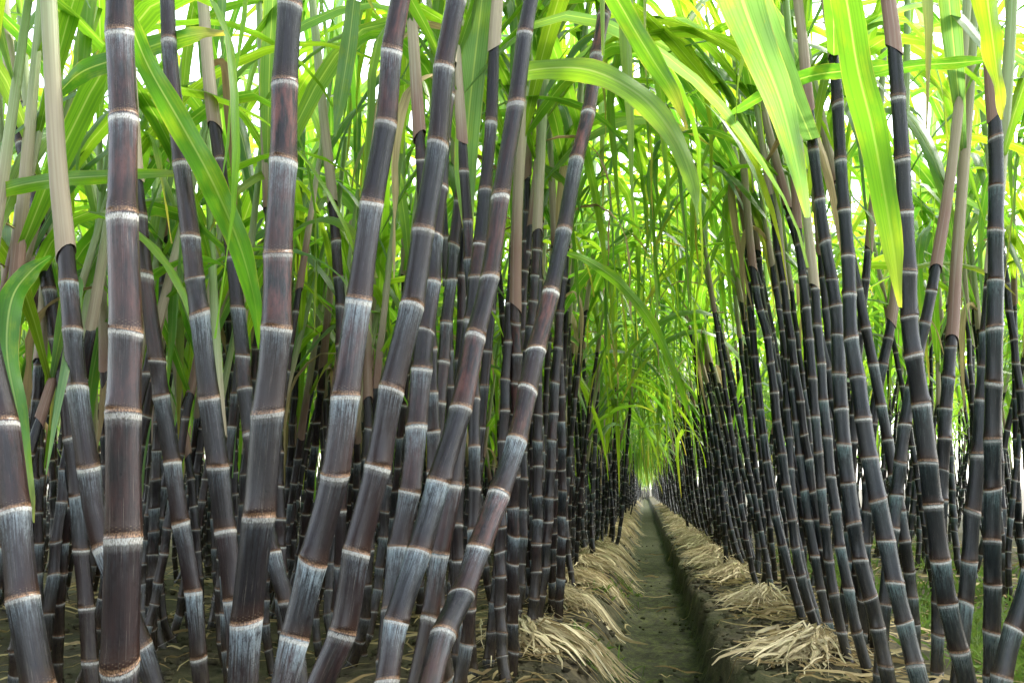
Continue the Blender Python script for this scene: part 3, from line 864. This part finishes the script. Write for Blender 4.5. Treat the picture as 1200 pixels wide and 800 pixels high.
big = Acc()
rs = np.random.default_rng(99)
for i, (x, y, lx, ly, code) in enumerate(plants):
    vi = int(rs.integers(0, 10)) if code in 'arzstuv' and not (y > 5 and rs.random() < .3) else int(rs.integers(8, NV))
    z = gz(x, y) - 0.03
    sc = rs.uniform(.88, 1.12)
    if code == 'v': sc *= .6
    rz = rs.uniform(0, 6.28)
    plan = leaf_plan(rs, vi, code, rz, y)
    red = 0.9 if x < 0 else rs.uniform(.05, .4)
    if i in IND:
        rot = Matrix.Rotation(math.atan(lx), 4, 'Y') @ Matrix.Rotation(-math.atan(ly), 4, 'X') @ Matrix.Rotation(rz, 4, 'Z')
        root = empty('sugarcane', (x, y, z))
        root.rotation_euler = rot.to_euler()
        root.scale = (sc, sc, sc)
        lb, gp = ROWLAB[code]
        tag(root, lb, 'sugarcane', gp)
        st = link('stalk', ST_ME[vi], root)
        st.color = (red, 1, 1, 1)
        link('sheath', SH_ME[vi], root)
        for b, az, mi, ls in plan: put_leaf(root, b, az, mi, ls)
        if rs.random() < .5:
            b = VAR_HI[vi][2][2]
            put_leaf(root, b, rs.uniform(0, 6.28), int(rs.integers(0, 4)), rs.uniform(.8, 1.2), dry=True)
    else:
        g, sg, SP = VAR_LO[vi]
        cz, sz = math.cos(rz), math.sin(rz)
        def xf(V):
            q = np.stack([V[:, 0] * cz - V[:, 1] * sz, V[:, 0] * sz + V[:, 1] * cz, V[:, 2]], -1) * sc
            q[:, 0] += lx * q[:, 2]; q[:, 1] += ly * q[:, 2]
            return q + X([x, y, z])
        big.add((xf(g[0]), g[1], g[2] + X([0, rs.integers(0, 400)])), 0)
        big.add((xf(sg[0]), sg[1], sg[2] + X([rs.integers(0, 400), 0])), 1)
        if y > 12: plan = plan[::2] if y > 26 else plan[::1]
        for b, az, mi, ls in plan:
            V, Q, U = LEAF_LO[mi]
            ca, sa = math.cos(az) * ls, math.sin(az) * ls
            q = np.stack([V[:, 0] * ca - V[:, 1] * sa, V[:, 0] * sa + V[:, 1] * ca, V[:, 2] * ls], -1) + b
            big.add((xf(q), Q, U + X([rs.integers(0, 900), 0])), 2)
so = link('sugarcane_stand', big.mesh('sugarcane_stand', MATS))
so['kind'] = 'stuff'
so['label'] = 'mass of distant sugarcane closing in along both sides of the furrow'
so['category'] = 'sugarcane stand'
so.color = (0.5, 1, 1, 1)
print('plants', len(plants), 'individual', len(IND) + len(HEROES), 'stand quads', sum(len(q) for q in big.Q))

# ------------------------------------------------------------------ bundles of dry leaves laid over the banks
def strip_path(p0, dirv, length, lift, rs, side, x_origin, n=9):
    """one dry strip that lies over the bank: heights follow the ground profile"""
    s = np.linspace(0, 1, n)
    curl = rs.normal(0, .5)
    a = math.atan2(dirv[1], dirv[0]) + curl * s
    st = length / (n - 1)
    xy = np.stack([np.cumsum(np.cos(a)) * st, np.cumsum(np.sin(a)) * st], -1) - X([math.cos(a[0]) * st, math.sin(a[0]) * st]) + p0[:2]
    g = profile(xy[:, 0] + x_origin)
    k = sm(0.35, 1.0, s)
    z0 = p0[2]
    zz = g + 0.006 + rs.uniform(0, .022) + lift * (1 - s) ** 0.8 * np.clip(s * 6 + .45, 0, 1) + 0.012 * np.sin(s * 5 + rs.uniform(0, 6)) * s
    return np.stack([xy[:, 0], xy[:, 1], zz], -1)

def bundle_geo(side, seed, n=170):
    rs = np.random.default_rng(seed)
    x0 = -0.40 if side < 0 else 0.50
    acc = Acc()
    sd_ = -1 if side < 0 else 1          # fan points towards the furrow
    mean = math.atan2(-0.8, 1.0) if side < 0 else math.atan2(-0.7, -1.0)
    for k in range(n):
        a = mean + rs.normal(0, .46)
        r0 = abs(rs.normal(0, .035))
        b = rs.uniform(0, 6.28)
        p0 = X([r0 * math.cos(b), r0 * 1.6 * math.sin(b), 0])
        ln = rs.uniform(.12, .34) * (1.0 if side < 0 else .72)
        P = strip_path(p0, (math.cos(a), math.sin(a)), ln, rs.uniform(.01, .085), rs, side, x0)
        P = P + rs.normal(0, .003, P.shape)
        W = (.0011 + .0045 * rs.random() ** 1.8) * np.clip(X([.7, 1, 1, 1, 1, .95, .85, .6, .25]) + rs.normal(0, .12, 9), .15, 1.3)
        T = tangents(P)
        lat = norm(np.cross(T, X([0, 0, 1.0])))
        up_ = np.cross(lat, T)
        tw = rs.normal(0, .7) + np.cumsum(rs.normal(0, .4, 9))
        lat = lat * np.cos(tw)[:, None] + up_ * np.sin(tw)[:, None]
        acc.add(blade_geo(P, W, lat, 3, rs.uniform(-.3, .4), 0, k, float(k)))
    for k in range(10):     # stray stems out the back, where the bundle was cut
        a = mean + math.pi + rs.normal(0, .6)
        P = strip_path(X([0, 0, 0.0]), (math.cos(a), math.sin(a)), rs.uniform(.05, .16), rs.uniform(.02, .07), rs, side, x0)
        T = tangents(P); lat = norm(np.cross(T, X([0, 0, 1.0])))
        acc.add(blade_geo(P, np.full(9, rs.uniform(.003, .006)), lat, 3, .5, 0, k, 300.0 + k))
    return acc.mesh('straw_bundle', [M_DRY]), x0
BUN = {-1: [bundle_geo(-1, 700 + k) for k in range(5)], 1: [bundle_geo(1, 800 + k) for k in range(5)]}
LB_L = ['broad fan of pale dry leaves spilling over the bank below the tight wall of stalks',
        'second straw fan along the wall of stalks, combed long towards the furrow',
        'third straw fan along the wall of stalks, where the bundles begin to touch']
LB_R = ['stiff pale straw tuft bound at a whitish knot below the fan of blue-black canes',
        'small flat straw tuft alone on the dark bank, second along the blue-black canes',
        'third straw tuft along the bare bank, first of the closely stacked ones']
for side, ys in ((-1, [2.95, 3.9, 4.75, 5.6, 6.4, 7.15, 7.9, 8.7, 9.5, 10.4, 11.2, 12.3, 13.5, 15, 17, 19, 22, 26, 31]),
                 (1, [2.85, 4.05, 5.25, 6.0, 6.75, 7.6, 8.3, 9.0, 9.8, 10.7, 11.7, 13, 14.5, 16.5, 19, 22, 26])):
    for i, y in enumerate(ys):
        me, x0 = BUN[side][i % 5]
        o = link('straw_bundle', me)
        o.location = (x0 + random.uniform(-.015, .015), y, 0.004)
        o.rotation_euler = (0, 0, random.uniform(-.12, .12))
        s_ = random.uniform(.9, 1.15) * (1.15 if i == 0 else 1)
        o.scale = (s_, s_, 1)
        labs = LB_L if side < 0 else LB_R
        if i < 3: tag(o, labs[i], 'straw bundle', 'straw bundles laid along the furrow')
        elif side < 0: tag(o, 'dry leaf bundle in the touching line under the tight wall of stalks', 'straw bundle', 'touching straw bundles under the wall of stalks')
        else: tag(o, 'dry leaf bundle in the stacked line under the ranked blue-black canes', 'straw bundle', 'stacked straw bundles under the blue-black canes')

# ------------------------------------------------------------------ litter and weeds (nobody could count them)
def litter(n, seed):
    rs = np.random.default_rng(seed)
    acc = Acc()
    k = 0
    while k < n:
        y = 1.2 + rs.gamma(1.6, 3.0)
        x = rs.uniform(-3.2, 3.0) if rs.random() < .75 else rs.choice([-0.42, 0.55]) + rs.normal(0, .14)
        if y > 22 or (-0.08 < x < .2 and rs.random() < .8) or (.2 <= x < .3): continue
        k += 1
        a = rs.uniform(0, 6.28); ln = rs.uniform(.05, .28)
        s = np.linspace(-.5, .5, 6)
        aa = a + rs.normal(0, .5) * s
        P = np.stack([x + np.cos(aa) * s * ln, y + np.sin(aa) * s * ln, np.zeros(6)], -1)
        P[:, 2] = profile(P[:, 0]) + .006 + rs.uniform(0, .02) + .012 * np.abs(np.sin(s * 4 + rs.uniform(0, 3)))
        W = rs.uniform(.0015, .007) * X([.4, .9, 1, 1, .8, .2])
        T = tangents(P); lat = norm(np.cross(T, X([0, 0, 1.0])))
        up_ = np.cross(lat, T); tw = rs.normal(0, .6)
        lat = lat * math.cos(tw) + up_ * math.sin(tw)
        acc.add(blade_geo(P, W, lat, 3, .4, 0, k, float(k % 900)))
    return acc.mesh('dry_leaf_litter', [M_DRYP])
lo_ = link('dry_leaf_litter', litter(3200, 5))
lo_['kind'] = 'stuff'

def weeds(seed):
    rs = np.random.default_rng(seed)
    acc = Acc()
    spots = [(1.15 + rs.normal(0, .12), rs.uniform(2.3, 7), 1) for _ in range(95)] + [(1.5 + rs.normal(0, .25), rs.uniform(2.4, 5), 1) for _ in range(40)] + \
            [(2.2 + rs.normal(0, .3), rs.uniform(3, 9), 1) for _ in range(60)] + [(rs.uniform(-.3, -.12), rs.uniform(2.8, 6), .6) for _ in range(12)]
    k = 0
    for x, y, s_ in spots:
        for b in range(int(rs.integers(18, 34))):
            a = rs.uniform(0, 6.28); ln = rs.uniform(.04, .19) * s_
            e = rs.uniform(.5, 1.4)
            s = np.linspace(0, 1, 5)
            px, py = x + rs.normal(0, .05), y + rs.normal(0, .06)
            P = np.stack([px + math.cos(a) * math.cos(e) * ln * s, py + math.sin(a) * math.cos(e) * ln * s,
                          float(profile(X(px))) + ln * (math.sin(e) * s - .35 * s ** 2)], -1)
            W = rs.uniform(.002, .006) * X([.6, 1, .9, .6, .08])
            T = tangents(P); lat = norm(np.cross(T, X([math.cos(a + .4), math.sin(a + .4), .8])))
            acc.add(blade_geo(P, W, lat, 3, .3, 0, k, float(k % 900))); k += 1
    return acc.mesh('weeds', [M_GRASS])
wo = link('weeds', weeds(6))
wo['kind'] = 'stuff'

def clods(n, seed):
    rs = np.random.default_rng(seed)
    ring = []
    for el in (-1.2, -0.45, 0.35, 1.1):
        ring.append([(math.cos(el) * math.cos(t), math.cos(el) * math.sin(t), math.sin(el)) for t in np.linspace(0, 2 * math.pi, 7)])
    B = X(ring)
    acc = Acc()
    for k in range(n):
        y = 2.0 + rs.gamma(1.4, 2.2)
        x = rs.choice([rs.uniform(-2.5, -.3), rs.normal(.4, .12), rs.normal(-.32, .12), rs.uniform(-2.5, 2.2)])
        r_ = rs.uniform(.003, .010) if -.1 < x < .24 else rs.uniform(.004, .017)
        nz = 1 + rs.normal(0, .16, B.shape[:2]); nz[:, -1] = nz[:, 0]
        G = B * nz[..., None] * r_ * X([rs.uniform(.8, 1.4), rs.uniform(.8, 1.4), rs.uniform(.5, .9)])
        G = G + X([x, y, float(profile(X(x))) + r_ * .25])
        acc.add(grid(G, np.zeros(G.shape[:2] + (2,))))
    return acc.mesh('soil_clods', [M_SOIL])
co = link('soil_clods', clods(3500, 8))
co['kind'] = 'stuff'
